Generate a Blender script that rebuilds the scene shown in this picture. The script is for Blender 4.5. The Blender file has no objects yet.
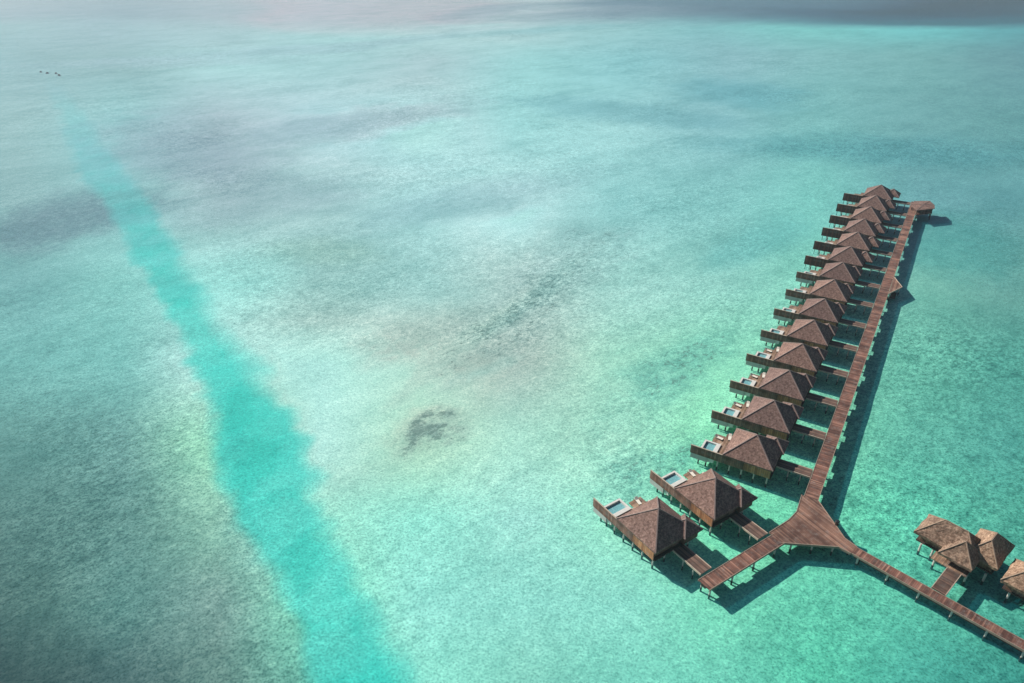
import bpy, math, random
from mathutils import Vector, Matrix, noise
random.seed(7)
R = math.radians
scene = bpy.context.scene
COL = scene.collection

# ------------------------------------------------------------------ camera
F_PX, PITCH, ROLL, CAM_H = 723.71, 0.535, -0.0039, 100.0
cd = bpy.data.cameras.new('camera'); cam = bpy.data.objects.new('camera', cd); COL.objects.link(cam)
cd.sensor_width = 36.0; cd.lens = 36.0*F_PX/1024.0; cd.clip_start = 1.0; cd.clip_end = 60000
fw = Vector((0, math.cos(PITCH), -math.sin(PITCH))); rt = Vector((1, 0, 0)); up = rt.cross(fw)
rt2 = rt*math.cos(ROLL) + up*math.sin(ROLL); up2 = -rt*math.sin(ROLL) + up*math.cos(ROLL)
m = Matrix((rt2, up2, -fw)).transposed().to_4x4(); m.translation = Vector((0, 0, CAM_H))
cam.matrix_world = m
scene.camera = cam

# ------------------------------------------------------------------ light
SUN_EL = R(34.5)
ROW = 1.02801218                                    # heading of the long row of villas
SHQ, SHR = 1.0, -0.10                                # horizontal run of the shadows in the row's axes
rdir = Vector((math.cos(ROW), math.sin(ROW), 0)); qdir = Vector((rdir.y, -rdir.x, 0))
sh = (qdir*SHQ + rdir*SHR).normalized()
ld = Vector((sh.x*math.cos(SUN_EL), sh.y*math.cos(SUN_EL), -math.sin(SUN_EL)))
sl = bpy.data.lights.new('sun', 'SUN'); sl.energy = 5.0; sl.angle = R(0.53); sl.color = (1.0, 0.93, 0.84)
so = bpy.data.objects.new('sun', sl); COL.objects.link(so)
so.rotation_euler = ld.to_track_quat('-Z', 'Y').to_euler()
world = bpy.data.worlds.new('World'); scene.world = world; world.use_nodes = True
wn = world.node_tree
bg = wn.nodes['Background']; sky = wn.nodes.new('ShaderNodeTexSky'); sky.sky_type = 'NISHITA'
sky.sun_disc = False; sky.sun_elevation = SUN_EL; sky.sun_rotation = math.atan2(-ld.x, -ld.y)
sky.dust_density = 0.3; sky.air_density = 0.75
wn.links.new(sky.outputs[0], bg.inputs[0]); bg.inputs[1].default_value = 0.05
scene.view_settings.view_transform = 'Standard'; scene.view_settings.look = 'None'
scene.view_settings.exposure = 0.42; scene.view_settings.gamma = 1.0
scene.view_settings.use_curve_mapping = False
scene.render.engine = 'CYCLES'
scene.cycles.volume_bounces = 1; scene.cycles.max_bounces = 8; scene.cycles.transparent_max_bounces = 12

# ------------------------------------------------------------------ material helpers
def newmat(name):
    mt = bpy.data.materials.new(name); mt.use_nodes = True
    nt = mt.node_tree; b = nt.nodes['Principled BSDF']
    return mt, nt, b
def N(nt, t, **kw):
    n = nt.nodes.new(t)
    for k, v in kw.items(): setattr(n, k, v)
    return n
def L(nt, a, b): nt.links.new(a, b)
def noise_tex(nt, vec, scale, detail=4, rough=0.55, dist=0.0):
    n = N(nt, 'ShaderNodeTexNoise'); n.inputs['Scale'].default_value = scale
    n.inputs['Detail'].default_value = detail; n.inputs['Roughness'].default_value = rough
    n.inputs['Distortion'].default_value = dist
    if vec: L(nt, vec, n.inputs['Vector'])
    return n
def ramp(nt, fac, stops):
    r = N(nt, 'ShaderNodeValToRGB'); e = r.color_ramp.elements
    while len(e) < len(stops): e.new(0.5)
    for i, (p, c) in enumerate(stops):
        e[i].position = p; e[i].color = (c[0], c[1], c[2], 1)
    L(nt, fac, r.inputs[0]); return r
def mix(nt, a, b, fac, mode='MIX'):
    x = N(nt, 'ShaderNodeMix', data_type='RGBA', blend_type=mode)
    for i, v in ((6, a), (7, b)):
        if isinstance(v, tuple): x.inputs[i].default_value = (*v, 1)
        else: L(nt, v, x.inputs[i])
    if isinstance(fac, (int, float)): x.inputs[0].default_value = fac
    else: L(nt, fac, x.inputs[0])
    return x.outputs[2]
def mapping(nt, scale=(1, 1, 1), rot=(0, 0, 0)):
    tc = N(nt, 'ShaderNodeTexCoord'); mp = N(nt, 'ShaderNodeMapping')
    mp.inputs['Scale'].default_value = scale; mp.inputs['Rotation'].default_value = rot
    L(nt, tc.outputs['Object'], mp.inputs[0]); return mp.outputs[0]
def bump(nt, b, h, strength, dist):
    bp = N(nt, 'ShaderNodeBump'); bp.inputs['Strength'].default_value = strength
    bp.inputs['Distance'].default_value = dist; L(nt, h, bp.inputs['Height']); L(nt, bp.outputs[0], b.inputs['Normal'])
def objrand(nt):
    return N(nt, 'ShaderNodeObjectInfo').outputs['Random']

def plank_mat(name, c_dark, c_mid, c_light, axis='x', width=0.28, rough=0.75, patch=0.30):
    """boards laid across `axis`; every board its own tone, worn in patches"""
    mt, nt, b = newmat(name)
    tc = N(nt, 'ShaderNodeTexCoord'); sp = N(nt, 'ShaderNodeSeparateXYZ'); L(nt, tc.outputs['Object'], sp.inputs[0])
    o = {'x': 0, 'y': 1, 'z': 2}[axis]
    mul = N(nt, 'ShaderNodeMath', operation='MULTIPLY'); L(nt, sp.outputs[o], mul.inputs[0]); mul.inputs[1].default_value = 1/width
    fl = N(nt, 'ShaderNodeMath', operation='FLOOR'); L(nt, mul.outputs[0], fl.inputs[0])
    fr = N(nt, 'ShaderNodeMath', operation='FRACT'); L(nt, mul.outputs[0], fr.inputs[0])
    wn_ = N(nt, 'ShaderNodeTexWhiteNoise', noise_dimensions='1D'); L(nt, fl.outputs[0], wn_.inputs['W'])
    r = ramp(nt, wn_.outputs['Value'], [(0.0, c_dark), (0.5, c_mid), (1.0, c_light)])
    big = noise_tex(nt, tc.outputs['Object'], patch, 3)
    r2 = ramp(nt, big.outputs[0], [(0.36, (0.58, 0.52, 0.50)), (0.62, (1.55, 1.55, 1.45))])
    c = mix(nt, r.outputs[0], r2.outputs[0], 1.0, 'MULTIPLY')
    ga = noise_tex(nt, tc.outputs['Object'], 0.9, 5, 0.7); gr = ramp(nt, ga.outputs[0], [(0.50, (0, 0, 0)), (0.72, (0.55, 0.55, 0.55))])
    gb = N(nt, 'ShaderNodeRGBToBW'); L(nt, gr.outputs[0], gb.inputs[0]); c = mix(nt, c, tuple((q_*1.1+0.08)*0.75 for q_ in (c_light[0]*0.8, c_light[0]*0.74, c_light[0]*0.68)), gb.outputs[0])
    gap = N(nt, 'ShaderNodeMath', operation='LESS_THAN'); L(nt, fr.outputs[0], gap.inputs[0]); gap.inputs[1].default_value = 0.14
    gm = N(nt, 'ShaderNodeMath', operation='MULTIPLY'); L(nt, gap.outputs[0], gm.inputs[0]); gm.inputs[1].default_value = 0.6
    c = mix(nt, c, (0.02, 0.014, 0.011), gm.outputs[0])
    L(nt, c, b.inputs['Base Color']); b.inputs['Roughness'].default_value = rough
    return mt
def shingle_mat(name, lo, mid, hi, course=2.6, bstr=0.3):
    mt, nt, b = newmat(name)
    tc = N(nt, 'ShaderNodeTexCoord'); v = tc.outputs['Object']
    n1 = noise_tex(nt, v, 2.6, 6, 0.7); n2 = noise_tex(nt, v, 0.45, 3)
    vo = N(nt, 'ShaderNodeTexVoronoi'); vo.inputs['Scale'].default_value = 3.2; L(nt, v, vo.inputs['Vector'])
    r = ramp(nt, n1.outputs[0], [(0.28, lo), (0.5, mid), (0.74, hi)])
    vb = N(nt, 'ShaderNodeRGBToBW'); L(nt, vo.outputs['Color'], vb.inputs[0]); c = mix(nt, r.outputs[0], vb.outputs[0], 0.30, 'SOFT_LIGHT')
    r2 = ramp(nt, n2.outputs[0], [(0.35, (0.8, 0.78, 0.78)), (0.65, (1.15, 1.13, 1.1))])
    c = mix(nt, c, r2.outputs[0], 1.0, 'MULTIPLY')
    rr = ramp(nt, objrand(nt), [(0.0, (0.84, 0.82, 0.84)), (0.5, (1.0, 1.0, 1.0)), (1.0, (1.18, 1.14, 1.08))])
    c = mix(nt, c, rr.outputs[0], 1.0, 'MULTIPLY')
    sp = N(nt, 'ShaderNodeSeparateXYZ'); L(nt, v, sp.inputs[0])
    mul = N(nt, 'ShaderNodeMath', operation='MULTIPLY'); L(nt, sp.outputs[2], mul.inputs[0]); mul.inputs[1].default_value = course
    ad = N(nt, 'ShaderNodeMath', operation='ADD'); L(nt, mul.outputs[0], ad.inputs[0]); L(nt, n1.outputs[0], ad.inputs[1])
    fr = N(nt, 'ShaderNodeMath', operation='FRACT'); L(nt, ad.outputs[0], fr.inputs[0])
    cr = ramp(nt, fr.outputs[0], [(0.0, (0.72, 0.72, 0.72)), (0.25, (1.03, 1.03, 1.03))])
    c = mix(nt, c, cr.outputs[0], 0.7, 'MULTIPLY')
    L(nt, c, b.inputs['Base Color']); b.inputs['Roughness'].default_value = 0.92
    b.inputs['Specular IOR Level'].default_value = 0.2
    h = N(nt, 'ShaderNodeMath', operation='ADD'); L(nt, n1.outputs[0], h.inputs[0]); L(nt, fr.outputs[0], h.inputs[1])
    bump(nt, b, h.outputs[0], bstr, 0.12)
    return mt
def plain_mat(name, c, rough=0.7, var=0.2, scale=1.5):
    mt, nt, b = newmat(name)
    tc = N(nt, 'ShaderNodeTexCoord'); n = noise_tex(nt, tc.outputs['Object'], scale, 4)
    r = ramp(nt, n.outputs[0], [(0.3, tuple(x*(1-var) for x in c)), (0.7, tuple(min(1, x*(1+var)) for x in c))])
    L(nt, r.outputs[0], b.inputs['Base Color']); b.inputs['Roughness'].default_value = rough
    return mt

M = {}
M['shingle'] = shingle_mat('roof_shingle', (0.070, 0.044, 0.038), (0.170, 0.112, 0.099), (0.315, 0.222, 0.198))
M['cap'] = plain_mat('ridge_cap', (0.20, 0.152, 0.14), 0.85)
M['thatch'] = shingle_mat('palm_thatch', (0.095, 0.060, 0.042), (0.25, 0.172, 0.125), (0.50, 0.375, 0.285), 3.4, 0.7)
M['thatch_cap'] = plain_mat('thatch_ridge', (0.26, 0.19, 0.14), 0.9)
M['deck'] = plank_mat('boardwalk_planks', (0.074, 0.033, 0.026), (0.145, 0.065, 0.050), (0.265, 0.145, 0.110), 'x', 0.30)
M['hubdeck'] = plank_mat('junction_planks', (0.098, 0.049, 0.037), (0.155, 0.080, 0.060), (0.235, 0.134, 0.10), 'x', 0.34, patch=0.22)
M['linkdeck'] = plank_mat('walkway_planks', (0.05, 0.028, 0.023), (0.09, 0.052, 0.041), (0.14, 0.085, 0.068), 'y', 0.30)
M['sundeck'] = plank_mat('sundeck_planks', (0.14, 0.085, 0.058), (0.23, 0.145, 0.10), (0.32, 0.21, 0.15), 'x', 0.25)
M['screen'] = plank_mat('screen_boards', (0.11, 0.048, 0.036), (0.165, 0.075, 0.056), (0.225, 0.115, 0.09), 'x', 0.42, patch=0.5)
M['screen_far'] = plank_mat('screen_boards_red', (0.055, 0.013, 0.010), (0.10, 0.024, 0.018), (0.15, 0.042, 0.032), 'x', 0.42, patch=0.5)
M['honey'] = plank_mat('honey_boards', (0.21, 0.082, 0.038), (0.30, 0.125, 0.058), (0.37, 0.17, 0.085), 'x', 0.42, patch=0.3)
M['skirt'] = plain_mat('grey_render', (0.40, 0.42, 0.40), 0.7, 0.12)
M['wall'] = plank_mat('wall_boards', (0.10, 0.05, 0.032), (0.15, 0.080, 0.052), (0.20, 0.11, 0.072), 'x', 0.40, patch=0.4)
M['trim'] = plain_mat('pale_timber_trim', (0.42, 0.34, 0.27), 0.7)
M['beam'] = plain_mat('weathered_beam', (0.27, 0.20, 0.155), 0.75)
M['dark'] = plain_mat('dark_timber', (0.045, 0.030, 0.025), 0.7)
mt, nt, b = newmat('concrete_post')          # algae-dark below the splash line
tc = N(nt, 'ShaderNodeTexCoord'); sp = N(nt, 'ShaderNodeSeparateXYZ'); L(nt, tc.outputs['Object'], sp.inputs[0])
n = noise_tex(nt, tc.outputs['Object'], 2.0, 3); ad = N(nt, 'ShaderNodeMath', operation='MULTIPLY_ADD'); L(nt, n.outputs[0], ad.inputs[0]); ad.inputs[1].default_value = 0.5; L(nt, sp.outputs[2], ad.inputs[2])
r = ramp(nt, ad.outputs[0], [(0.42, (0.022, 0.030, 0.028)), (0.62, (0.48, 0.46, 0.42))]); L(nt, r.outputs[0], b.inputs['Base Color']); b.inputs['Roughness'].default_value = 0.75; M['post'] = mt
M['white'] = plain_mat('white_render', (0.60, 0.60, 0.57), 0.55, 0.06)
M['fabric'] = plain_mat('cream_fabric', (0.70, 0.66, 0.58), 0.9, 0.08)
M['rock'] = plain_mat('dark_reef_rock', (0.022, 0.030, 0.032), 0.85, 0.4, 0.8)
mt, nt, b = newmat('window_glass'); b.inputs['Base Color'].default_value = (0.02, 0.03, 0.035, 1); b.inputs['Roughness'].default_value = 0.08; M['glass'] = mt
mt, nt, b = newmat('pool_water'); tc = N(nt, 'ShaderNodeTexCoord'); n = noise_tex(nt, tc.outputs['Object'], 3.0, 3)
r = ramp(nt, n.outputs[0], [(0.3, (0.10, 0.30, 0.34)), (0.7, (0.22, 0.46, 0.48))]); L(nt, r.outputs[0], b.inputs['Base Color'])
b.inputs['Roughness'].default_value = 0.06; bump(nt, b, n.outputs[0], 0.25, 0.1); M['pool'] = mt

# ------------------------------------------------------------------ mesh helpers
class MB:
    def __init__(s): s.v = []; s.f = []
    def face(s, pts):
        i = len(s.v); s.v += [tuple(p) for p in pts]; s.f.append(tuple(range(i, i+len(pts))))
    def hexa(s, bot, top):
        """solid between two polygons with the same number of points (counter-clockwise from above)"""
        n = len(bot); i = len(s.v); s.v += [tuple(p) for p in bot] + [tuple(p) for p in top]
        s.f.append(tuple(i+k for k in reversed(range(n)))); s.f.append(tuple(i+n+k for k in range(n)))
        for k in range(n): s.f.append((i+k, i+(k+1) % n, i+n+(k+1) % n, i+n+k))
        return s
    def box(s, x0, x1, y0, y1, z0, z1):
        b = [(x0, y0), (x1, y0), (x1, y1), (x0, y1)]
        return s.hexa([(*p, z0) for p in b], [(*p, z1) for p in b])
    def prism(s, poly, z0, z1): return s.hexa([(*p, z0) for p in poly], [(*p, z1) for p in poly])
    def cyl(s, x, y, z0, z1, r0, r1=None, n=10, cx=None, cy=None):
        r1 = r0 if r1 is None else r1; cx = x if cx is None else cx; cy = y if cy is None else cy
        a = [2*math.pi*k/n for k in range(n)]
        return s.hexa([(x+r0*math.cos(t), y+r0*math.sin(t), z0) for t in a], [(cx+r1*math.cos(t), cy+r1*math.sin(t), z1) for t in a])
    def bar(s, a, b, w, h):
        a = Vector(a); b = Vector(b); d = (b-a).normalized(); sd = d.cross(Vector((0, 0, 1)))
        if sd.length < 1e-4: sd = Vector((1, 0, 0))
        sd.normalize(); u = sd.cross(d)
        q = [(-w/2, -h/2), (w/2, -h/2), (w/2, h/2), (-w/2, h/2)]
        return s.hexa([a+sd*i+u*j for i, j in q], [b+sd*i+u*j for i, j in q])
    def build(s, name, mat, parent=None, bevel=0.0, recalc=True):
        me = bpy.data.meshes.new(name); me.from_pydata(s.v, [], s.f)
        import bmesh
        bm = bmesh.new(); bm.from_mesh(me)
        if recalc: bmesh.ops.recalc_face_normals(bm, faces=bm.faces)
        bm.to_mesh(me); bm.free()
        me.materials.append(mat); o = bpy.data.objects.new(name, me); COL.objects.link(o)
        if parent: o.parent = parent
        if bevel:
            md = o.modifiers.new('bevel', 'BEVEL'); md.width = bevel; md.segments = 2
        return o
def tag(o, label=None, cat=None, group=None, kind=None):
    if label: o['label'] = label
    if cat: o['category'] = cat
    if group: o['group'] = group
    if kind: o['kind'] = kind
    return o
def thing(name, label, cat, loc=(0, 0, 0), rz=0.0, group=None):
    o = bpy.data.objects.new(name, None); COL.objects.link(o); o.location = loc; o.rotation_euler = (0, 0, rz)
    o.empty_display_size = 1.0
    return tag(o, label, cat, group)
def copy_tree(o, parent=None):
    c = o.copy(); COL.objects.link(c)
    if parent: c.parent = parent
    for ch in list(o.children): copy_tree(ch, c)
    return c

def hip_mesh(x0, x1, y0, y1, ze, rise, thick=0.28, over=0.0, sag=0.0, seg=1, rough=0.0, seed=0, trunc=None):
    """hipped roof as a closed shell; ridge along the long side (a point when square)"""
    lx, ly = x1-x0, y1-y0; h = min(lx, ly)/2
    mb = MB()
    if lx >= ly: ra, rb = (x0+h, (y0+y1)/2), (x1-h, (y0+y1)/2)
    else: ra, rb = ((x0+x1)/2, y0+h), ((x0+x1)/2, y1-h)
    zr = ze+rise
    c = [(x0, y0), (x1, y0), (x1, y1), (x0, y1)]
    A, B = (*ra, zr), (*rb, zr)
    top = [(*p, ze) for p in c]; bot = [(*p, ze-thick) for p in c]
    if lx >= ly: faces = [[top[0], top[1], B, A], [top[1], top[2], B], [top[2], top[3], A, B], [top[3], top[0], A]]
    else: faces = [[top[0], top[1], A], [top[1], top[2], B, A], [top[2], top[3], B], [top[3], top[0], A, B]]
    for f in faces:
        pts = []
        for p in f:
            if not pts or (Vector(p)-Vector(pts[-1])).length > 1e-4: pts.append(p)
        if (Vector(pts[0])-Vector(pts[-1])).length < 1e-4: pts.pop()
        mb.face(pts)
    for k in range(4): mb.face([bot[k], bot[(k+1) % 4], top[(k+1) % 4], top[k]])
    mb.face(list(reversed(bot)))
    return mb, top, A, B
def finish_roof(o, cuts, sag, rough, seed):
    import bmesh
    me = o.data; bm = bmesh.new(); bm.from_mesh(me)
    bmesh.ops.remove_doubles(bm, verts=bm.verts, dist=0.001)
    bmesh.ops.triangulate(bm, faces=[f for f in bm.faces if len(f.verts) > 4])
    bmesh.ops.subdivide_edges(bm, edges=bm.edges, cuts=cuts, use_grid_fill=True)
    for v in bm.verts:
        p = v.co*0.9+Vector((seed*7.1, 0, 0))
        v.co += Vector((noise.noise(p), noise.noise(p+Vector((9, 3, 1))), noise.noise(p+Vector((2, 8, 5)))))*rough
    bmesh.ops.recalc_face_normals(bm, faces=bm.faces)
    bm.to_mesh(me); bm.free()
def hip_roof(name, mat, capmat, parent, x0, x1, y0, y1, ze, rise, thick=0.28, cuts=6, rough=0.05, seed=0, capw=0.22):
    mb, top, A, B = hip_mesh(x0, x1, y0, y1, ze, rise, thick)
    o = mb.build(name, mat, parent); finish_roof(o, cuts, 0, rough, seed)
    cb = MB(); lx, ly = x1-x0, y1-y0
    ends = [A, B, B, A] if lx >= ly else [A, A, B, B]
    for t, e in zip(top, ends):
        cb.bar(Vector(t)+Vector((0, 0, 0.02)), Vector(e)+Vector((0, 0, 0.04)), capw, 0.14)
    if (Vector(A)-Vector(B)).length > 0.1: cb.bar(Vector(A)+Vector((0, 0, 0.06)), Vector(B)+Vector((0, 0, 0.06)), capw*1.2, 0.18)
    cb.build('ridge_cap', capmat, o)
    return o

DECK = 2.2       # top of every deck above the water
BED = -0.75
# ------------------------------------------------------------------ one overwater villa, x towards the boardwalk, y along the row
def make_villa(link_to, far=False):
    f_ = 1
    def fb(mb_, x0, x1, y0, y1, z0, z1):
        a, b_ = sorted((y0*f_, y1*f_)); return mb_.box(x0, x1, a, b_, z0, z1)
    t = thing('water_villa', 'x', 'villa')
    fl = MB().box(-5.0, 5.0, -4.95, 4.9, DECK-0.28, DECK); fl.build('floor', M['dark'], t)
    w = MB().box(-4.35, 4.4, -4.62, 4.4, DECK, 4.35).build('wall', M['wall'], t)
    MB().box(3.0, 5.2, 1.9, 5.5, DECK, 4.25).build('annex_wall', M['wall'], t)
    # windows and doors
    for y in (-2.6, 0.2, 2.8):
        f = MB().box(-4.43, -4.33, y-1.05, y+1.05, DECK+0.05, 4.1).build('window', M['trim'], t)
        MB().box(-4.46, -4.42, y-0.92, y+0.92, DECK+0.15, 4.0).build('pane', M['glass'], f)
    d = MB().box(4.38, 4.47, -0.1, 1.5, DECK, 4.1).build('door', M['sundeck'], t)
    MB().box(4.47, 4.52, 0.05, 0.15, DECK+0.9, DECK+1.2).build('handle', M['trim'], d)
    # roofs
    hip_roof('roof', M['shingle'], M['cap'], t, -5.1, 5.1, -5.1, 5.1, 4.2, 3.73, seed=1)
    if far: hip_roof('annex_roof', M['shingle'], M['cap'], t, 1.8, 7.3, -0.2, 5.3, 4.12, 2.2, seed=2, cuts=3, capw=0.2)
    else: hip_roof('annex_roof', M['shingle'], M['cap'], t, 1.1, 5.7, 1.45, 6.05, 4.2, 1.72, seed=2, cuts=3, capw=0.2)
    # privacy screen running out past the pool
    zlo = 1.0 if far else DECK-0.20
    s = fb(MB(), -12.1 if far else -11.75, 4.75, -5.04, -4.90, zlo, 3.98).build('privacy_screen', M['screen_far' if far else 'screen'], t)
    if not far: MB().box(-0.6, 4.72, -5.07, -5.042, DECK-0.17, 3.95).build('wall_cladding', M['honey'], t)
    fb(MB(), -11.8, -5.0, -5.09, -4.85, 3.982, 4.05).build('capping', M['trim'], s)
    for i in range(8): fb(MB(), -11.70+i*2.3, -11.58+i*2.3, -4.88, -4.76, zlo+0.05, 3.95).build('stud', M['dark'], s)
    # plunge pool: render shell with a real basin
    x0, x1, y0, y1 = (-9.3 if far else -10.2), -6.75, -4.72, 0.30; tw = 0.40
    sh_ = MB()
    zt, zb, zi = 2.42, 0.85, 1.5
    fb(sh_, x0, x1, y0, y0+tw, zb, zt); fb(sh_, x0, x1, y1-tw, y1, zb, zt)
    fb(sh_, x0, x0+tw, y0+tw, y1-tw, zb, zt); fb(sh_, x1-tw*2.2, x1, y0+tw, y1-tw, zb, zt)
    fb(sh_, x0+tw, x1-tw*2.2, y0+tw, y1-tw, zb, zi)
    so_ = sh_.build('pool_shell', M['white'], t)
    fb(MB(), x0+tw+.002, x1-tw*2.2-.002, y0+tw+.002, y1-tw-.002, 1.52, 2.05).build('pool_water', M['pool'], so_)
    # skirt below the screen at the pool end, pale render
    if not far: MB().box(-11.6, -7.9, -5.0, -4.76, 0.80, DECK-0.22).build('pool_skirt', M['skirt'], t)
    for xx in (-11.6, -10.3):
        if far: fb(MB(), xx, xx+0.14, -4.75, -4.6, -1.5, 3.4).build('screen_prop', M['dark'], t)
    # terrace behind the pool and in front of the glass
    MB().box(-6.73, -5.02, -4.88, 4.9, DECK-0.22, DECK-0.02).build('terrace', M['sundeck'], t)
    fb(MB(), -9.0, -6.75, 1.7, 4.7, 1.25, 1.45).build('lower_deck', M['sundeck'], t)
    st = MB()
    for k in range(3): fb(st, -7.35+k*0.2, -7.10+k*0.2, 0.75, 1.65, 1.40+k*0.2, 1.62+k*0.2)
    st.build('steps', M['trim'], t)
    lad = MB()
    for yy in (3.0, 3.6): lad.bar((-9.05, yy*f_, 1.9), (-9.45, yy*f_, -0.6), 0.07, 0.07)
    for k in range(5): lad.bar((-9.14-k*0.064, 3.0*f_, 1.3-k*0.4), (-9.14-k*0.064, 3.6*f_, 1.3-k*0.4), 0.05, 0.05)
    lad.build('swim_ladder', M['trim'], t)
    # posts
    spots = [(-9.9, -4.4), (-8.3, -4.4), (-5.9, -4.5), (-3.4, -4.5), (-0.9, -4.5), (1.6, -4.5), (4.25, -4.5),
             (4.25, -1.6), (4.25, 1.5), (4.25, 4.3), (0.0, 4.3), (-4.3, 4.3), (-4.3, 0.0), (0.0, 0.0),
             (-9.9, 0.0), (-7.0, 0.0), (-8.8, 4.4), (-7.0, 4.4)]
    for x, y in spots:
        top = DECK-0.28
        if x < -6: top = 0.84 if y < 1 else 1.26; y *= f_
        p = MB().cyl(x, y, -1.6, top, 0.17, n=10)
        p.box(x-0.28, x+0.28, y-0.28, y+0.28, top-0.22, top-0.003)
        p.build('post', M['post'], t)
    # short link to the boardwalk
    lk = MB().box(5.02, link_to, -0.45, 2.0, DECK-0.14, DECK-0.004); lo = lk.build('link_deck', M['linkdeck'], t)
    MB().box(5.02, link_to, 2.003, 2.16, DECK-0.32, DECK+0.05).box(5.02, link_to, -0.61, -0.453, DECK-0.32, DECK+0.05).build('fascia', M['trim'], lo)
    for x in (link_to-1.8, link_to-4.2):
        for y in (-0.3, 1.85):
            MB().cyl(x, y, -1.6, DECK-0.16, 0.13, n=8).build('link_post', M['post'], t)
    return t

def add_lounger(parentless_at, rz, label):
    t = thing('sun_lounger', label, 'sun lounger', parentless_at, rz, 'sun loungers on the villa terraces')
    MB().box(-0.35, 0.35, -0.95, 0.45, 0.22, 0.30).build('frame', M['dark'], t)
    MB().box(-0.33, 0.33, -0.93, 0.42, 0.305, 0.40).build('mattress', M['fabric'], t, bevel=0.03)
    MB().hexa([(-0.33, 0.43, 0.30), (0.33, 0.43, 0.30), (0.33, 1.0, 0.66), (-0.33, 1.0, 0.66)],
              [(-0.33, 0.40, 0.40), (0.33, 0.40, 0.40), (0.33, 0.95, 0.75), (-0.33, 0.95, 0.75)]).build('backrest', M['fabric'], t)
    for x in (-0.3, 0.3):
        for y in (-0.85, 0.38): MB().box(x-0.03, x+0.03, y-0.03, y+0.03, 0, 0.218).build('leg', M['dark'], t)
    return t

row_rz = ROW - math.pi/2
ORG = Vector((50.090083, 117.563954, 0))
D = 14.0915651
def rowpt(x, y): return ORG + qdir*x + rdir*y
words = ['first', 'second', 'third', 'fourth', 'fifth', 'sixth', 'seventh', 'eighth', 'ninth', 'tenth', 'eleventh', 'twelfth', 'thirteenth', 'fourteenth']
G = 'villas standing along the boardwalk'
proto = make_villa(11.68)
proto_far = make_villa(11.68, True)
ARM = math.atan2(-0.83, 0.56)
villas = []
for k in range(14):
    v = proto if k == 0 else proto_far if k == 8 else copy_tree(proto if k < 8 else proto_far)
    v.location = rowpt(0, D*k); v.rotation_euler = (0, 0, row_rz)
    if k == 0: lab = 'shingle-roofed villa on stilts, nearest the junction platform in the long row'
    elif k == 13: lab = 'shingle-roofed villa on stilts at the far end of the long row, beside the end pavilion'
    elif k == 7: lab = 'eighth stilt villa of the long row, level with the pointed lookout platform'
    else: lab = f'{words[k]} shingle-roofed stilt villa counted from the junction platform end of the long row'
    tag(v, lab, 'villa', G); villas.append(v)
ax = Vector((0.56, -0.83, 0)).normalized(); ay = Vector((-ax.y, ax.x, 0))
for c, lab in (((26.15, 96.4), 'nearest stilt villa of all, standing alone at the tip of the short diagonal boardwalk arm'),
               ((38.35, 104.4), 'stilt villa on the diagonal arm, between the tip villa and the long row')):
    v = copy_tree(proto); v.location = (*c, 0); v.rotation_euler = (0, 0, math.atan2(ax.y, ax.x)); tag(v, lab, 'villa', G)
    villas.append(v)
names = ['first row villa', 'second row villa', 'third row villa', 'fourth row villa']
for i, v in list(enumerate(villas[:4])) + [('tip', villas[14]), ('arm', villas[15])]:
    where = {'tip': 'the arm tip villa', 'arm': 'the inner arm villa'}.get(i) or names[i]
    mw = Matrix.Rotation(v.rotation_euler.z, 4, 'Z'); mw.translation = v.location
    for n_, (x, y, a, z) in enumerate(((-8.0, 3.2, 1.35, 1.455), (-5.8, 3.4, 0.2, DECK-0.015))):
        p = mw @ Vector((x, y, z))
        add_lounger(p, v.rotation_euler.z + a, f'cream sun lounger on the {"lower deck" if n_ == 0 else "upper terrace"} of {where}')

# ------------------------------------------------------------------ the boardwalk
bw = thing('boardwalk', 'long reddish timber boardwalk on posts with a wide junction platform and three arms', 'boardwalk')
def deck_leg(a, b, width, mat, name='deck', z=DECK, curb=True):
    """a straight run between two world points (centre line)"""
    a = Vector((*a, 0)); b = Vector((*b, 0)); d = b-a; ln = d.length; rz = math.atan2(d.y, d.x)
    mb = MB().box(0, ln, -width/2, width/2, z-0.16, z); o = mb.build(name, mat, bw); o.location = a; o.rotation_euler = (0, 0, rz)
    if curb:
        e = MB()
        for s in (-1, 1):
            y = s*(width/2+0.063); e.box(0.0, ln, y-0.06, y+0.06, z-0.36, z+0.06)
        eo = e.build('edge_beam', M['beam'], o)
    return o
q0, q1 = 11.76, 14.46; qm = (q0+q1)/2
pa = rowpt(qm, -7.0); pb = rowpt(qm, 187)
deck_leg(pa.xy, pb.xy, q1-q0-0.25, M['deck'])
# arm past the two near villas
P1 = Vector((32.25, 84.15)); armd = Vector((15.4, 10.05)).normalized()
deck_leg(P1, P1+armd*19.2, 2.45, M['deck'])
# leg towards the lower right
C1 = Vector((60.7, 91.75)); C2 = C1 + Vector((0.66, -0.75)).normalized()*60 + Vector((0.75, 0.66))*2.0
deck_leg(C1, C2, 1.85, M['deck'])
def place_blocker(a, b, off, w=1.0, z0=1.12):  # unseen box under the deck, added to widen the deck's cast shadow
    a = Vector(a); b = Vector(b); d = (b-a).normalized(); nn = Vector((-d.y, d.x)); a = a+nn*off; b = b+nn*off
    o = MB().box(0, (b-a).length, -w/2, w/2, z0, DECK-0.165).build('sun_blocker', M['dark'], bw)
    o.location = (a.x, a.y, 0); o.rotation_euler = (0, 0, math.atan2(d.y, d.x))
place_blocker(rowpt(qm, -6.8).xy, rowpt(qm, 5.2).xy, 0.45)
for k in range(13): place_blocker(rowpt(qm, 7.4+D*k).xy, rowpt(qm, min(5.2+D*(k+1), 186)).xy, 0.45)
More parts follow.
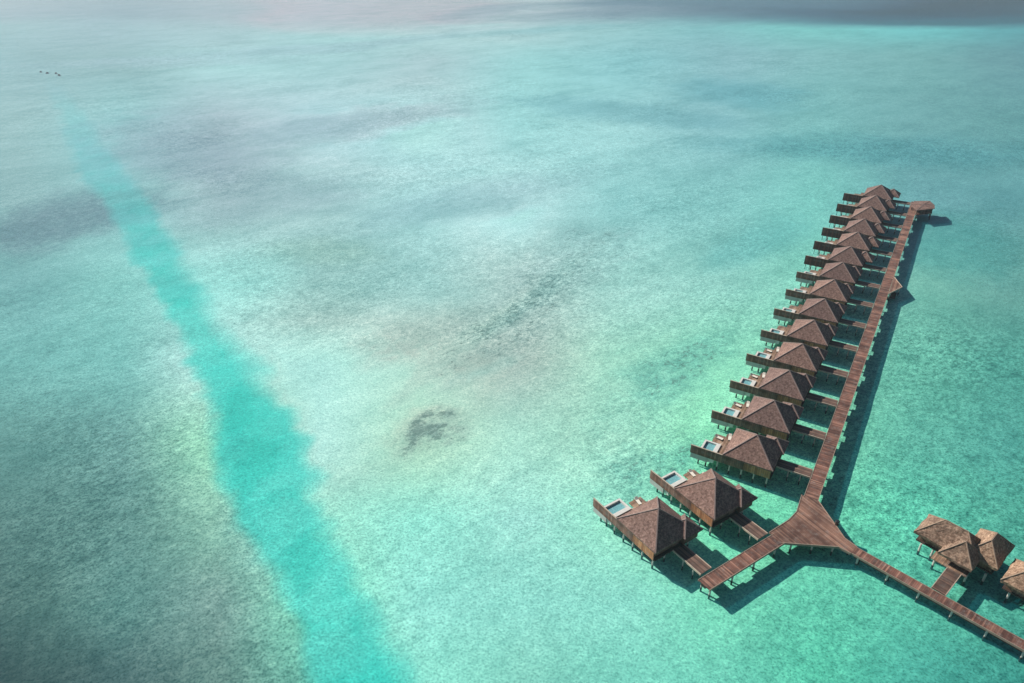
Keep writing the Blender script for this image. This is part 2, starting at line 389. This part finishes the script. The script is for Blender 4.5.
place_blocker(P1+armd*0.3, P1+armd*7.4, 0.35); place_blocker(P1+armd*9.6, P1+armd*19, 0.35)
place_blocker(C1+(C2-C1).normalized()*0.5, C2, 0.0, 1.1)
# junction platform
hub = [(58.9, 104.45), (61.4, 95.0), (61.9, 92.6), (60.1, 90.4), (58.4, 92.35), (48.5, 93.5), (45.3, 94.9), (47.9, 96.6), (52.0, 99.4), (53.8, 101.0), (56.0, 105.2)]
hub = [(58.95, 104.4), (56.35, 106.0), (53.8, 101.4), (51.6, 99.25), (47.0, 96.1), (48.4, 93.55), (58.3, 92.5), (59.85, 91.0), (61.55, 92.5), (60.2, 94.6)]
cx_, cy_ = 55.0, 97.0
hl = [(x-cx_, y-cy_) for x, y in hub]
ca, sa = math.cos(0.52), math.sin(0.52)
hr = [(x*ca+y*sa, -x*sa+y*ca) for x, y in hl]
ho = MB().prism(hr, DECK-0.2, DECK+0.012).build('junction_deck', M['hubdeck'], bw); ho.location = (cx_, cy_, 0); ho.rotation_euler = (0, 0, 0.52)
em = MB()
for a, b in ((0, 9), (9, 8), (6, 5), (6, 7), (1, 2), (2, 3), (3, 4)):
    em.bar((hr[a][0], hr[a][1], DECK-0.14), (hr[b][0], hr[b][1], DECK-0.14), 0.14, 0.46)
em.build('edge_beam', M['beam'], ho)
# lookout platform half way along
lo_ = [(0, -6.9), (2.95, 0), (0, 6.4)]
ll = MB().prism([(x, y) for x, y in lo_], DECK-0.18, DECK+0.006).build('lookout_deck', M['hubdeck'], bw)
lp = rowpt(14.50, 102.6); ll.location = lp; ll.rotation_euler = (0, 0, row_rz)
MB().bar((0, -6.9, DECK-0.1), (2.95, 0, DECK-0.1), 0.14, 0.42).bar((2.95, 0, DECK-0.1), (0, 6.4, DECK-0.1), 0.14, 0.42).build('edge_beam', M['trim'], ll)
lw = MB().box(0.35, 2.0, -6.0, -1.2, 0.45, 0.62); 
for k in range(5): lw.box(0.4, 1.4, -1.2+k*0.35, -0.85+k*0.35, 0.6+k*0.3, 0.7+k*0.3)
lw.build('boat_landing', M['dark'], ll)
bin_ = thing('litter_bin', 'small dark litter bin at the outer edge of the junction platform', 'bin', (60.0, 97.9, DECK+0.012), 0.5)
MB().cyl(0, 0, 0, 0.95, 0.34, 0.40, n=12).build('body', M['dark'], bin_)
MB().cyl(0, 0, 0.953, 1.06, 0.44, 0.30, n=12).build('lid', M['glass'], bin_)
def bw_post(x, y, top=DECK-0.17, r=0.17):
    p = MB().cyl(0, 0, -1.6, top, r, n=10); o = p.build('post', M['post'], bw); o.location = (x, y, 0); return o
post_src = None
def place_post(x, y):
    global post_src
    if post_src is None: post_src = bw_post(x, y); return
    c = post_src.copy(); COL.objects.link(c); c.location = (x, y, 0)
for k in range(21):
    for q in (q0+0.25, q1-0.25):
        p = rowpt(q, -5+k*9.4); place_post(p.x, p.y)
for k in range(4):
    c = P1 + armd*(0.7+k*5.5); n_ = Vector((-armd.y, armd.x))
    for s in (-0.95, 0.95): place_post(*(c+n_*s))
sd = (C2-C1).normalized(); sn = Vector((-sd.y, sd.x))
for k in range(10):
    c = C1 + sd*(1.2+k*5.2)
    for s in (-0.6, 0.6): place_post(*(c+sn*s))
for x, y in ((50.5, 94.0), (54.2, 93.7), (57.8, 93.3), (60.9, 93.5), (59.7, 98.2), (58.9, 102.6), (55.0, 98.5), (52.5, 98.8)): place_post(x, y)
for x, y in ((0.4, -5.6), (2.4, -0.1), (0.4, 5.2)):
    p = lp + qdir*x + rdir*y; place_post(p.x, p.y)

# ------------------------------------------------------------------ end pavilion
pv = thing('end_pavilion', 'small open pavilion with a low hipped roof at the far end of the boardwalk', 'pavilion', rowpt(16.2, 178.2), row_rz)
pc = [(-1.6, -7.4), (4.0, -1.6), (3.6, 2.4), (1.6, 6.6), (-3.4, 3.4), (-4.3, -1.6)]
ap = (0.0, -0.2, 4.55)
rm = MB(); top = [(*p, 4.15) for p in pc]; bot = [(*p, 3.95) for p in pc]
for k in range(6):
    rm.face([top[k], top[(k+1) % 6], ap]); rm.face([bot[k], bot[(k+1) % 6], top[(k+1) % 6], top[k]])
rm.face(list(reversed(bot)))
ro = rm.build('roof', M['shingle'], pv)
cm = MB()
for k in range(6): cm.bar(Vector(top[k])+Vector((0, 0, .03)), Vector(ap)+Vector((0, 0, .05)), 0.16, 0.08)
cm.build('ridge_cap', M['cap'], ro)
MB().prism([(x*0.9-0.0, y*0.9) for x, y in pc], DECK-0.2, DECK+0.02).build('floor', M['hubdeck'], pv)
for x, y in pc:
    MB().cyl(x*0.82, y*0.82, -1.6, 4.0, 0.16, n=8).build('post', M['dark'], pv)
bm_ = MB()
for k in range(6):
    a, b_ = pc[k], pc[(k+1) % 6]
    if k != 4: bm_.bar((a[0]*0.84, a[1]*0.84, DECK+0.95), (b_[0]*0.84, b_[1]*0.84, DECK+0.95), 0.08, 0.1)
bm_.build('railing', M['dark'], pv)

# ------------------------------------------------------------------ thatched bungalows at the lower right
cx = Vector((0.66, -0.75, 0)).normalized(); cy = Vector((-cx.y, cx.x, 0)); crz = math.atan2(cx.y, cx.x)
def cpt(x, y, z=0): p = cx*x + cy*y; p.z = z; return p
def bungalow(label, roofs, walls, posts, link=None, porch=None):
    t = thing('thatched_bungalow', label, 'bungalow', (0, 0, 0), crz, 'thatched bungalows at the lower right')
    for i, (x0, x1, y0, y1, rise) in enumerate(roofs):
        hip_roof('roof', M['thatch'], M['thatch_cap'], t, x0, x1, y0, y1, 4.1, rise, 0.46, 9, 0.17, i+4, 0.16)
    for x0, x1, y0, y1 in walls:
        w = MB().box(x0, x1, y0, y1, DECK, 4.2).build('wall', M['wall'], t)
        MB().box(x0-0.3, x1+0.3, y0-0.3, y1+0.3, DECK-0.25, DECK-0.003).build('floor', M['dark'], t)
    for x, y in posts: MB().cyl(x, y, -1.6, DECK-0.26, 0.19, n=10).build('post', M['post'], t)
    if porch:
        MB().box(*porch, DECK-0.2, DECK).build('porch', M['sundeck'], t)
    if link:
        x0, x1, y0, y1 = link
        lo2 = MB().box(x0, x1, y0, y1, DECK-0.15, DECK-0.006).build('link_deck', M['linkdeck'], t)
        MB().box(x0-0.12, x0-0.003, y0, y1, DECK-0.35, DECK+0.03).box(x1+0.003, x1+0.12, y0, y1, DECK-0.35, DECK+0.03).build('fascia', M['trim'], lo2)
    return t
bungalow('thatched bungalow with three joined roofs and a short plank link to the boardwalk',
         [(-23.2, -12.9, 116.5, 122.9, 3.0), (-18.3, -12.8, 114.6, 120.1, 2.75), (-15.5, -10.0, 118.1, 126.1, 2.85)],
         [(-22.3, -13.8, 117.4, 122.0), (-14.8, -10.8, 118.9, 125.3), (-17.0, -14.0, 116.2, 117.38)],
         [(-21.5, 117.0), (-18.4, 115.4), (-13.3, 115.6), (-11.2, 118.2), (-11.0, 125), (-14.5, 125), (-21.5, 122), (-17.5, 122), (-19.5, 117.2)],
         (-16.1, -14.0, 107.95, 114.55), (-19.0, -13.2, 114.56, 116.9))
bungalow('thatched bungalow cut off by the right edge of the picture',
         [(-8.9, 2.6, 116.1, 122.9, 3.1)], [(-8.0, 1.7, 117.0, 122.0)],
         [(-7.1, 117.2), (-3.5, 117.2), (0.8, 117.2), (-7.1, 121.8), (0.8, 121.8)])
# the bungalow's own frame is the cluster frame, so its empties sit at the world origin; move them to their bases
for o in [o for o in COL.objects if o.name.startswith('thatched_bungalow')]:
    base = (-16, 119) if 'three' in o['label'] else (-3, 119)
    w = cpt(*base); o.location = w
    for ch in o.children: ch.location = (-base[0], -base[1], 0)

# ------------------------------------------------------------------ rocks far off at the mouth of the channel
for i, (x, y, s, lab) in enumerate(((-348.3, 563.7, 0.6, 'leftmost of four small dark reef heads far off at the channel mouth'),
                       (-340.9, 558.9, 0.7, 'second from left of four small dark reef heads at the channel mouth'),
                       (-333.9, 558.0, 0.7, 'third from left of four small dark reef heads at the channel mouth'),
                       (-327.6, 550.4, 0.9, 'rightmost and largest of four small dark reef heads at the channel mouth'))):
    mb = MB(); rings = []
    nseg, nr = 12, 5
    for j in range(nr):
        f = j/(nr-1); rr = s*(1.15-0.75*f**1.5); zz = -0.8 + f*(0.8+0.5*s)
        rings.append([(1.6*rr*math.cos(a)*(1+0.3*noise.noise(Vector((math.cos(a)*2, i*3.1, f*2)))),
                       rr*math.sin(a)*(1+0.3*noise.noise(Vector((math.sin(a)*2, i*5.3, f*2)))), zz) for a in [2*math.pi*k/nseg for k in range(nseg)]])
    for j in range(nr-1):
        for k in range(nseg): mb.face([rings[j][k], rings[j][(k+1) % nseg], rings[j+1][(k+1) % nseg], rings[j+1][k]])
    mb.face(rings[-1])
    o = mb.build('reef_rock', M['rock']); o.location = (x, y, 0); o.rotation_euler = (0, 0, i*0.7)
    tag(o, lab, 'rock', 'reef heads at the channel mouth')

# ------------------------------------------------------------------ sea bed: sand, coral rubble and seagrass patches, far haze painted into the colours
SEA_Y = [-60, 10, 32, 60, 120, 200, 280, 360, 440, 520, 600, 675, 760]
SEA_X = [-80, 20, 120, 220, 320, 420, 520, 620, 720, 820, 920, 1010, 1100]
SEA = [  # far rows carry haze glare in the bed colour, whiter towards the left
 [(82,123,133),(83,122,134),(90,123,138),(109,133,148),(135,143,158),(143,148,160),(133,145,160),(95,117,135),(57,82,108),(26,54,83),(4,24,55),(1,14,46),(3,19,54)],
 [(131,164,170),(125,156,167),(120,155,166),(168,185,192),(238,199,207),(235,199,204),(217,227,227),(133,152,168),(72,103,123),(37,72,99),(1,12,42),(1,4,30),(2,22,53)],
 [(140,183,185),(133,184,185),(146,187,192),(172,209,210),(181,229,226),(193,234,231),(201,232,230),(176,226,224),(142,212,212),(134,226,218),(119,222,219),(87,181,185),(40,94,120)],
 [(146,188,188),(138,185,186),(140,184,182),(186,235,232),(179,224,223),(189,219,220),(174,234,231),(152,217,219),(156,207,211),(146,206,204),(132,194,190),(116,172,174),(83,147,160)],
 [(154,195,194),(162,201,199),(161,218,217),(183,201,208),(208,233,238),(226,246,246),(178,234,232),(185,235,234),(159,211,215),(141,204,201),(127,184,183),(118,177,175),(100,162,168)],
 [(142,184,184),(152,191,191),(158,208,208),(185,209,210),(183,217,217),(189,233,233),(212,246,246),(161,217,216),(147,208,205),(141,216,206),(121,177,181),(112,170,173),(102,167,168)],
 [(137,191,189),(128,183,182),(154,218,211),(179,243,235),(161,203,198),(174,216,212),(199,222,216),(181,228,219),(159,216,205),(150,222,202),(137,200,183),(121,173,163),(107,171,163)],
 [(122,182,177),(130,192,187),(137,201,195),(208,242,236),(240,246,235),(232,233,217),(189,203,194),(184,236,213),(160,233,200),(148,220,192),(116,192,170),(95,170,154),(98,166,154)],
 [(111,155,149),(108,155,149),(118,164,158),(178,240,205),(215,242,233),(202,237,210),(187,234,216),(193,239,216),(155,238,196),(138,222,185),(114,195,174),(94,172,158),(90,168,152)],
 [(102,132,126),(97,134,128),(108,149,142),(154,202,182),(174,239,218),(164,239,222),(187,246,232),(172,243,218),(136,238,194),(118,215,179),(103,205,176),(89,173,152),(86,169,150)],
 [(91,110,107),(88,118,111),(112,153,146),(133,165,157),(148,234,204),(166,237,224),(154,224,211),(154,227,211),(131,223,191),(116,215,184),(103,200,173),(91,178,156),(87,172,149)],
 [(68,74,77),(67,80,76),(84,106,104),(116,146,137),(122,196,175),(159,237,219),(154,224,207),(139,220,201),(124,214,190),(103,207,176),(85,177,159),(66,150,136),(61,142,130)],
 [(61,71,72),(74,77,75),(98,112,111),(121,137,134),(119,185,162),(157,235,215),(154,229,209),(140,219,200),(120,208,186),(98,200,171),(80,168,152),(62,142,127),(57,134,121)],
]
CHAN = [(46,76,5),(60,90,9),(74,112,13),(88,140,17),(104,170,20),(128,200,23),(146,225,25),(162,252,28),(180,285,31),(206,325,36),(232,365,41),(248,405,46),(256,445,47),(270,490,46),(288,540,50),(316,590,52),(341,640,54),(358,683,56),(385,760,54)]
PATCH = [ # x, y, rx, ry, tilt deg, colour, strength, ragged
 (428,428,42,24,-18,(140,158,154),0.75,1.0),
 (505,322,80,26,-36,(150,178,173),0.55,0.9),
 (575,255,70,26,-25,(146,180,182),0.45,0.8),
 (410,330,60,26,-22,(176,196,188),0.5,0.8),
 (60,220,95,22,-14,(112,140,150),0.75,0.6),
 (190,150,90,34,8,(150,172,184),0.6,0.6),
 (360,120,110,14,-8,(145,172,184),0.45,0.6),
 (250,200,110,22,-6,(146,172,182),0.4,0.6),
 (470,200,120,16,-12,(142,180,188),0.45,0.6),
 (320,248,52,14,2,(168,205,190),0.4,0.6),
 (250,270,50,22,-10,(170,226,220),0.5,0.5),
 (640,112,110,12,6,(110,172,180),0.5,0.5),
 (745,95,70,14,5,(92,170,180),0.5,0.5),
 (880,150,160,16,2,(80,155,162),0.5,0.5),
 (760,240,60,20,-20,(105,185,185),0.4,0.5),
 (960,250,80,30,10,(78,160,155),0.5,0.6),
 (690,360,60,30,-35,(104,180,170),0.55,0.8),
 (630,430,70,40,-50,(120,200,182),0.35,0.8),
 (660,470,60,24,-20,(98,178,166),0.55,0.9),
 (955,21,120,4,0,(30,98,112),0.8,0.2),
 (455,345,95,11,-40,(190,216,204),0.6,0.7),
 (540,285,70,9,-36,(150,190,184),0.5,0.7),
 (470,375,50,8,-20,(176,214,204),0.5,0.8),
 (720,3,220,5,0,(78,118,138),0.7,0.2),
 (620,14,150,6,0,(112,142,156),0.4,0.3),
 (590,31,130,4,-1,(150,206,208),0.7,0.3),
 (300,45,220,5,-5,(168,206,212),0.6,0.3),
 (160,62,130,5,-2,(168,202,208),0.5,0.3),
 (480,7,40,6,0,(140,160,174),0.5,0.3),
 (230,408,26,40,20,(130,190,184),0.3,0.75),
 (246,470,22,40,-20,(138,192,184),0.4,0.7),
 (250,540,22,50,-25,(140,190,180),0.4,0.7),
 (239,436,10,14,0,(60,160,155),0.5,0.5),
]
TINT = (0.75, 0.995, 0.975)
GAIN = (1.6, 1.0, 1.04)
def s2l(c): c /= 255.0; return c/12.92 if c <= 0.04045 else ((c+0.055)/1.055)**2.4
def lerp3(a, b, t): return tuple(x+(y-x)*t for x, y in zip(a, b))
def sm(t): t = max(0.0, min(1.0, t)); return t*t*(3-2*t)
def frac(lst, v):
    if v <= lst[0]: return 0, 0.0
    if v >= lst[-1]: return len(lst)-2, 1.0
    for i in range(len(lst)-1):
        if v < lst[i+1]: return i, (v-lst[i])/(lst[i+1]-lst[i])
def seacol(u, v, wp, uc, vc):
    """u, v: map coordinates of a sea bed point; wp: its world position in metres"""
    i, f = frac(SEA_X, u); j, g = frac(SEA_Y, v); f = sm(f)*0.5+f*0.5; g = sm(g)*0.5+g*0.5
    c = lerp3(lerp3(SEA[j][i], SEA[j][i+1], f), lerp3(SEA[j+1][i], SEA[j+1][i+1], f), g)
    mott = 0.35; reef = 0.0
    # seagrass meadow on the lower left
    gm = sm((560-u*1.9+(v-330)*0.55)/330.0) * sm((v-300)/160.0); mott += gm*0.50
    mott += 0.35*sm((u-600)/250)*sm((v-200)/200)
    n0 = noise.fractal(Vector((wp.x*0.013, wp.y*0.013, 6.1)), 1.0, 2.0, 3)
    n1 = noise.fractal(Vector((wp.x*0.035, wp.y*0.035, 3.3)), 1.0, 2.0, 5)
    n2 = noise.fractal(Vector((wp.x*0.12, wp.y*0.12, 8.3)), 1.0, 2.0, 4)
    n3 = noise.fractal(Vector((wp.x*0.30, wp.y*0.45, 5.3)), 0.8, 2.0, 4)
    for (x, y, rx, ry, tl, pc_, st, rg) in PATCH:
        dx, dy = u-x, v-y
        if abs(dx) > rx*2.2+ry*2.2 or abs(dy) > rx*2.2+ry*2.2: continue
        a = R(tl); ex, ey = (dx*math.cos(a)+dy*math.sin(a))/rx, (-dx*math.sin(a)+dy*math.cos(a))/ry
        d = math.hypot(ex, ey) + rg*(0.45*n1+0.30*n2)
        k = sm((1.45-d)/1.1)*st*(1-0.8*max(0, rg-0.5)+1.6*max(0, rg-0.5)*sm(0.5+1.7*n3))
        if rg >= 0.79 and pc_[0] < 160: reef = max(reef, sm((1.5-d)/1.0)*min(1.0, st*1.25)*(0.55+0.45*sm(0.5+1.5*n3))); k *= 0.62
        if k > 0: c = lerp3(c, pc_, k); mott += 0.55*k*rg
    # the dredged channel
    best = None
    u, v = uc, vc
    if v > CHAN[0][1]:
        vv = min(v, CHAN[-1][1]-0.01)
        for a, b_ in zip(CHAN[:-1], CHAN[1:]):
            if a[1] <= vv < b_[1]:
                t = (vv-a[1])/(b_[1]-a[1]); xc = a[0]+(b_[0]-a[0])*t; wd = a[2]+(b_[2]-a[2])*t
                best = abs(u-xc)/wd; side = u-xc
    if best is not None and v > 60:
        edge = (0.10 if side < 0 else 0.16)
        k = sm((1.0-(best + 0.34*n1 + 0.30*n2 + 0.25*n0)+edge+0.10)/(0.55 if side < 0 else 0.75+0.7*sm((v-240)/60)*sm((430-v)/60)))
        k *= sm((v-60)/60.0)*0.85
        deep = sm((v-60)/300.0)
        cc = lerp3((132, 196, 206), (76, 216, 203), deep)
        cc = lerp3(cc, (50, 210, 196), 0.5*sm(0.5+n2*1.6)*deep)
        cc = lerp3(cc, (126, 226, 214), 0.5*sm(0.40+n0*1.8))
        cc = lerp3(cc, (44, 192, 178), 0.45*sm(n2*2.2-0.1)*deep)
        k *= 0.55+0.45*deep
        c = lerp3(c, cc, k); mott = mott*(1-k*0.6)
    # calm and rippled stretches
    mott *= 0.75+0.7*max(-0.7, min(0.9, 1.6*n0))
    if best is not None and v > 60: reef *= 1-k
    return c, max(0.05, min(1.0, mott)), reef
def build_seabed():
    rads = [0.0]; r_ = 30.0
    while r_ < 9000: rads.append(r_); r_ *= 1.0105 if r_ < 1500 else 1.06
    angs = []; a = -180.0
    while a < 180.0:
        angs.append(a); a += 0.42 if -44 <= a < 44 else 4.0
    vs, cols, fs, reefs = [], [], [], []
    cp, sp_ = math.cos(PITCH), math.sin(PITCH)
    for r_ in rads:
        for a in angs:
            x, y = r_*math.sin(R(a)), r_*math.cos(R(a))
            wv = 0.10*noise.noise(Vector((x*0.15, y*0.15, 0))) if r_ < 600 else 0.0
            vs.append((x, y, BED+wv))
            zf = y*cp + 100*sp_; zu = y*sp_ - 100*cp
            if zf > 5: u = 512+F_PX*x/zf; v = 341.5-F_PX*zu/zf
            else: u, v = 512+x, 900
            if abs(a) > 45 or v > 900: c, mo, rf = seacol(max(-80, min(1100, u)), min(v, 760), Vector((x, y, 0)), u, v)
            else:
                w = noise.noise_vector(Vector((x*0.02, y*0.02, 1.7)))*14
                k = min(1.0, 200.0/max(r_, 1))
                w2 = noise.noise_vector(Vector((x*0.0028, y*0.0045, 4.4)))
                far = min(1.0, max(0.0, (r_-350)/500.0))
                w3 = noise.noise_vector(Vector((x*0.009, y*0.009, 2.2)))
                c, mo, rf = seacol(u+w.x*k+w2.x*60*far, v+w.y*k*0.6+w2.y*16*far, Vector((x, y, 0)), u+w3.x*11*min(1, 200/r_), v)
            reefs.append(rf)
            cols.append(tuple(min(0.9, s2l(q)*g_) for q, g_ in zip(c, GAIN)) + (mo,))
    n = len(angs)
    for i in range(len(rads)-1):
        for j in range(n):
            j2 = (j+1) % n
            if i == 0:
                fs.append((0, n+j2, n+j)) if False else fs.append((i*n+j, (i+1)*n+j, (i+1)*n+j2))
            else: fs.append((i*n+j, (i+1)*n+j, (i+1)*n+j2, i*n+j2))
    me = bpy.data.meshes.new('seabed'); me.from_pydata(vs, [], fs)
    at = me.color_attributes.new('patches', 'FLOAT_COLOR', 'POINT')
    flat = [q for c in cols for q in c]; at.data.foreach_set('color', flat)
    ra = me.attributes.new('reef', 'FLOAT', 'POINT'); ra.data.foreach_set('value', reefs)
    me.polygons.foreach_set('use_smooth', [True]*len(me.polygons))
    mt, nt, b = newmat('sand_coral_seagrass_and_haze')
    va = N(nt, 'ShaderNodeVertexColor', layer_name='patches')
    tc = N(nt, 'ShaderNodeTexCoord'); v = tc.outputs['Object']
    mp = N(nt, 'ShaderNodeMapping'); mp.vector_type = 'TEXTURE'; mp.inputs['Scale'].default_value = (1.0, 1.9, 1); mp.inputs['Rotation'].default_value = (0, 0, -0.95); L(nt, v, mp.inputs[0])
    nA = noise_tex(nt, mp.outputs[0], 1.1, 5, 0.65); nB = noise_tex(nt, v, 0.22, 5, 0.65, 0.3); nC = noise_tex(nt, mp.outputs[0], 0.05, 5, 0.6)
    nD = noise_tex(nt, v, 2.4, 3, 0.7); nE = noise_tex(nt, v, 0.035, 3, 0.5)
    rD = ramp(nt, nD.outputs[0], [(0.36, (0.30, 0.42, 0.42)), (0.48, (0.96, 0.97, 0.97)), (0.66, (1.35, 1.25, 1.24))])
    rA = ramp(nt, nA.outputs[0], [(0.34, (0.42, 0.50, 0.50)), (0.5, (1, 1, 1)), (0.68, (1.55, 1.42, 1.40))])
    rB = ramp(nt, nB.outputs[0], [(0.34, (0.55, 0.62, 0.62)), (0.5, (1, 1, 1)), (0.66, (1.32, 1.25, 1.25))])
    rC = ramp(nt, nC.outputs[0], [(0.34, (0.80, 0.86, 0.86)), (0.5, (1, 1, 1)), (0.66, (1.15, 1.10, 1.10))])
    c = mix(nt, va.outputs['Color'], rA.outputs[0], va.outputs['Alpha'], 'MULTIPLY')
    hd = N(nt, 'ShaderNodeMath', operation='MULTIPLY_ADD'); L(nt, va.outputs['Alpha'], hd.inputs[0]); hd.inputs[1].default_value = 0.6; hd.inputs[2].default_value = 0.4
    c = mix(nt, c, rD.outputs[0], hd.outputs[0], 'MULTIPLY')
    hb = N(nt, 'ShaderNodeMath', operation='MULTIPLY'); L(nt, va.outputs['Alpha'], hb.inputs[0]); hb.inputs[1].default_value = 0.75
    c = mix(nt, c, rB.outputs[0], hb.outputs[0], 'MULTIPLY')
    mq = N(nt, 'ShaderNodeMapping'); mq.vector_type = 'TEXTURE'; mq.inputs['Scale'].default_value = (3.0, 11.0, 1); mq.inputs['Rotation'].default_value = (0, 0, -0.85); L(nt, v, mq.inputs[0])
    nS = noise_tex(nt, mq.outputs[0], 1.0, 4, 0.6, 1.2)
    rS = ramp(nt, nS.outputs[0], [(0.36, (0.91, 0.94, 0.94)), (0.5, (1, 1, 1)), (0.64, (1.08, 1.05, 1.05))])
    c = mix(nt, c, rS.outputs[0], 0.9, 'MULTIPLY')
    mr = N(nt, 'ShaderNodeMapping'); mr.vector_type = 'TEXTURE'; mr.inputs['Scale'].default_value = (1.5, 0.6, 1); mr.inputs['Rotation'].default_value = (0, 0, -0.30); L(nt, v, mr.inputs[0])
    nR = noise_tex(nt, mr.outputs[0], 1.0, 2, 0.5, 1.6)
    rR = ramp(nt, nR.outputs[0], [(0.44, (0.93, 0.95, 0.95)), (0.54, (1, 1, 1)), (0.62, (1.22, 1.15, 1.14))])
    c = mix(nt, c, rR.outputs[0], 0.75, 'MULTIPLY')
    c = mix(nt, c, rC.outputs[0], 0.8, 'MULTIPLY')
    an = N(nt, 'ShaderNodeAttribute', attribute_name='reef')
    nK = noise_tex(nt, mp.outputs[0], 0.95, 5, 0.75, 0.5)
    a1 = N(nt, 'ShaderNodeMath', operation='MULTIPLY_ADD'); L(nt, an.outputs['Fac'], a1.inputs[0]); a1.inputs[1].default_value = 0.34; L(nt, nK.outputs[0], a1.inputs[2])
    rK = ramp(nt, a1.outputs[0], [(0.72, (0, 0, 0)), (0.82, (0.60, 0.60, 0.60))])
    bK = N(nt, 'ShaderNodeRGBToBW'); L(nt, rK.outputs[0], bK.inputs[0])
    c = mix(nt, c, (0.17, 0.165, 0.15), bK.outputs[0])
    L(nt, c, b.inputs['Base Color']); b.inputs['Roughness'].default_value = 1.0; b.inputs['Specular IOR Level'].default_value = 0.0
    me.materials.append(mt)
    o = bpy.data.objects.new('seabed', me); COL.objects.link(o); tag(o, kind='structure'); return o
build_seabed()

# water surface
mb = MB(); n = 96
for r0, r1 in ((0, 60), (60, 250), (250, 1000), (1000, 3500), (3500, 9000)):
    for k in range(n):
        a, b_ = 2*math.pi*k/n, 2*math.pi*(k+1)/n
        P = [(r1*math.cos(a), r1*math.sin(a), 0), (r1*math.cos(b_), r1*math.sin(b_), 0)]
        if r0: mb.face([(r0*math.cos(a), r0*math.sin(a), 0), P[0], P[1], (r0*math.cos(b_), r0*math.sin(b_), 0)])
        else: mb.face([(0, 0, 0), P[0], P[1]])
mt = bpy.data.materials.new('lagoon_water'); mt.use_nodes = True; nt = mt.node_tree; nt.nodes.clear()
out = N(nt, 'ShaderNodeOutputMaterial'); tr = N(nt, 'ShaderNodeBsdfTransparent'); gl = N(nt, 'ShaderNodeBsdfGlossy'); df = N(nt, 'ShaderNodeBsdfDiffuse')
tr.inputs[0].default_value = (*TINT, 1); gl.inputs['Roughness'].default_value = 0.05
df.inputs[0].default_value = (0.01, 0.22, 0.27, 1)
tc = N(nt, 'ShaderNodeTexCoord'); mp = N(nt, 'ShaderNodeMapping'); mp.inputs['Scale'].default_value = (1, 0.5, 1); mp.inputs['Rotation'].default_value = (0, 0, 0.5)
L(nt, tc.outputs['Object'], mp.inputs[0])
w1 = noise_tex(nt, mp.outputs[0], 0.9, 4, 0.6, 0.4); w2 = noise_tex(nt, tc.outputs['Object'], 0.16, 3, 0.5)
ad = N(nt, 'ShaderNodeMath', operation='ADD'); L(nt, w1.outputs[0], ad.inputs[0]); L(nt, w2.outputs[0], ad.inputs[1])
bp = N(nt, 'ShaderNodeBump'); bp.inputs['Strength'].default_value = 0.2; bp.inputs['Distance'].default_value = 0.14; L(nt, ad.outputs[0], bp.inputs['Height'])
L(nt, bp.outputs[0], gl.inputs['Normal'])
# Schlick reflectance, the same from above and from below
ge = N(nt, 'ShaderNodeNewGeometry'); dt = N(nt, 'ShaderNodeVectorMath', operation='DOT_PRODUCT'); L(nt, bp.outputs[0], dt.inputs[0]); L(nt, ge.outputs['Incoming'], dt.inputs[1])
def mth(op, a, b_=None):
    q = N(nt, 'ShaderNodeMath', operation=op)
    for i_, v_ in enumerate((a, b_)):
        if v_ is None: continue
        if isinstance(v_, (int, float)): q.inputs[i_].default_value = v_
        else: L(nt, v_, q.inputs[i_])
    return q.outputs[0]
sch = mth('ADD', mth('MULTIPLY', mth('POWER', mth('SUBTRACT', 1.0, mth('ABSOLUTE', dt.outputs['Value'])), 5.0), 0.55), 0.02)
m0 = N(nt, 'ShaderNodeMixShader'); m0.inputs[0].default_value = 0.145; L(nt, tr.outputs[0], m0.inputs[1]); L(nt, df.outputs[0], m0.inputs[2])
m1 = N(nt, 'ShaderNodeMixShader'); L(nt, sch, m1.inputs[0]); L(nt, m0.outputs[0], m1.inputs[1]); L(nt, gl.outputs[0], m1.inputs[2])
L(nt, m1.outputs[0], out.inputs['Surface'])
wo = mb.build('water', mt, recalc=False)
for p in wo.data.polygons: pass
tag(wo, kind='structure')

# air
hz = MB().box(-9100, 9100, -9100, 9100, -3.0, 104).build('haze', bpy.data.materials.new('haze'))
hm = hz.data.materials[0]; hm.use_nodes = True; nt = hm.node_tree; nt.nodes.clear()
out = N(nt, 'ShaderNodeOutputMaterial'); pvn = N(nt, 'ShaderNodeVolumePrincipled')
pvn.inputs['Color'].default_value = (0.92, 0.94, 1.0, 1); pvn.inputs['Density'].default_value = 0.00014; pvn.inputs['Anisotropy'].default_value = 0.5
L(nt, pvn.outputs[0], out.inputs['Volume'])
tag(hz, 'pale even sea haze in the air over the lagoon', kind='stuff')
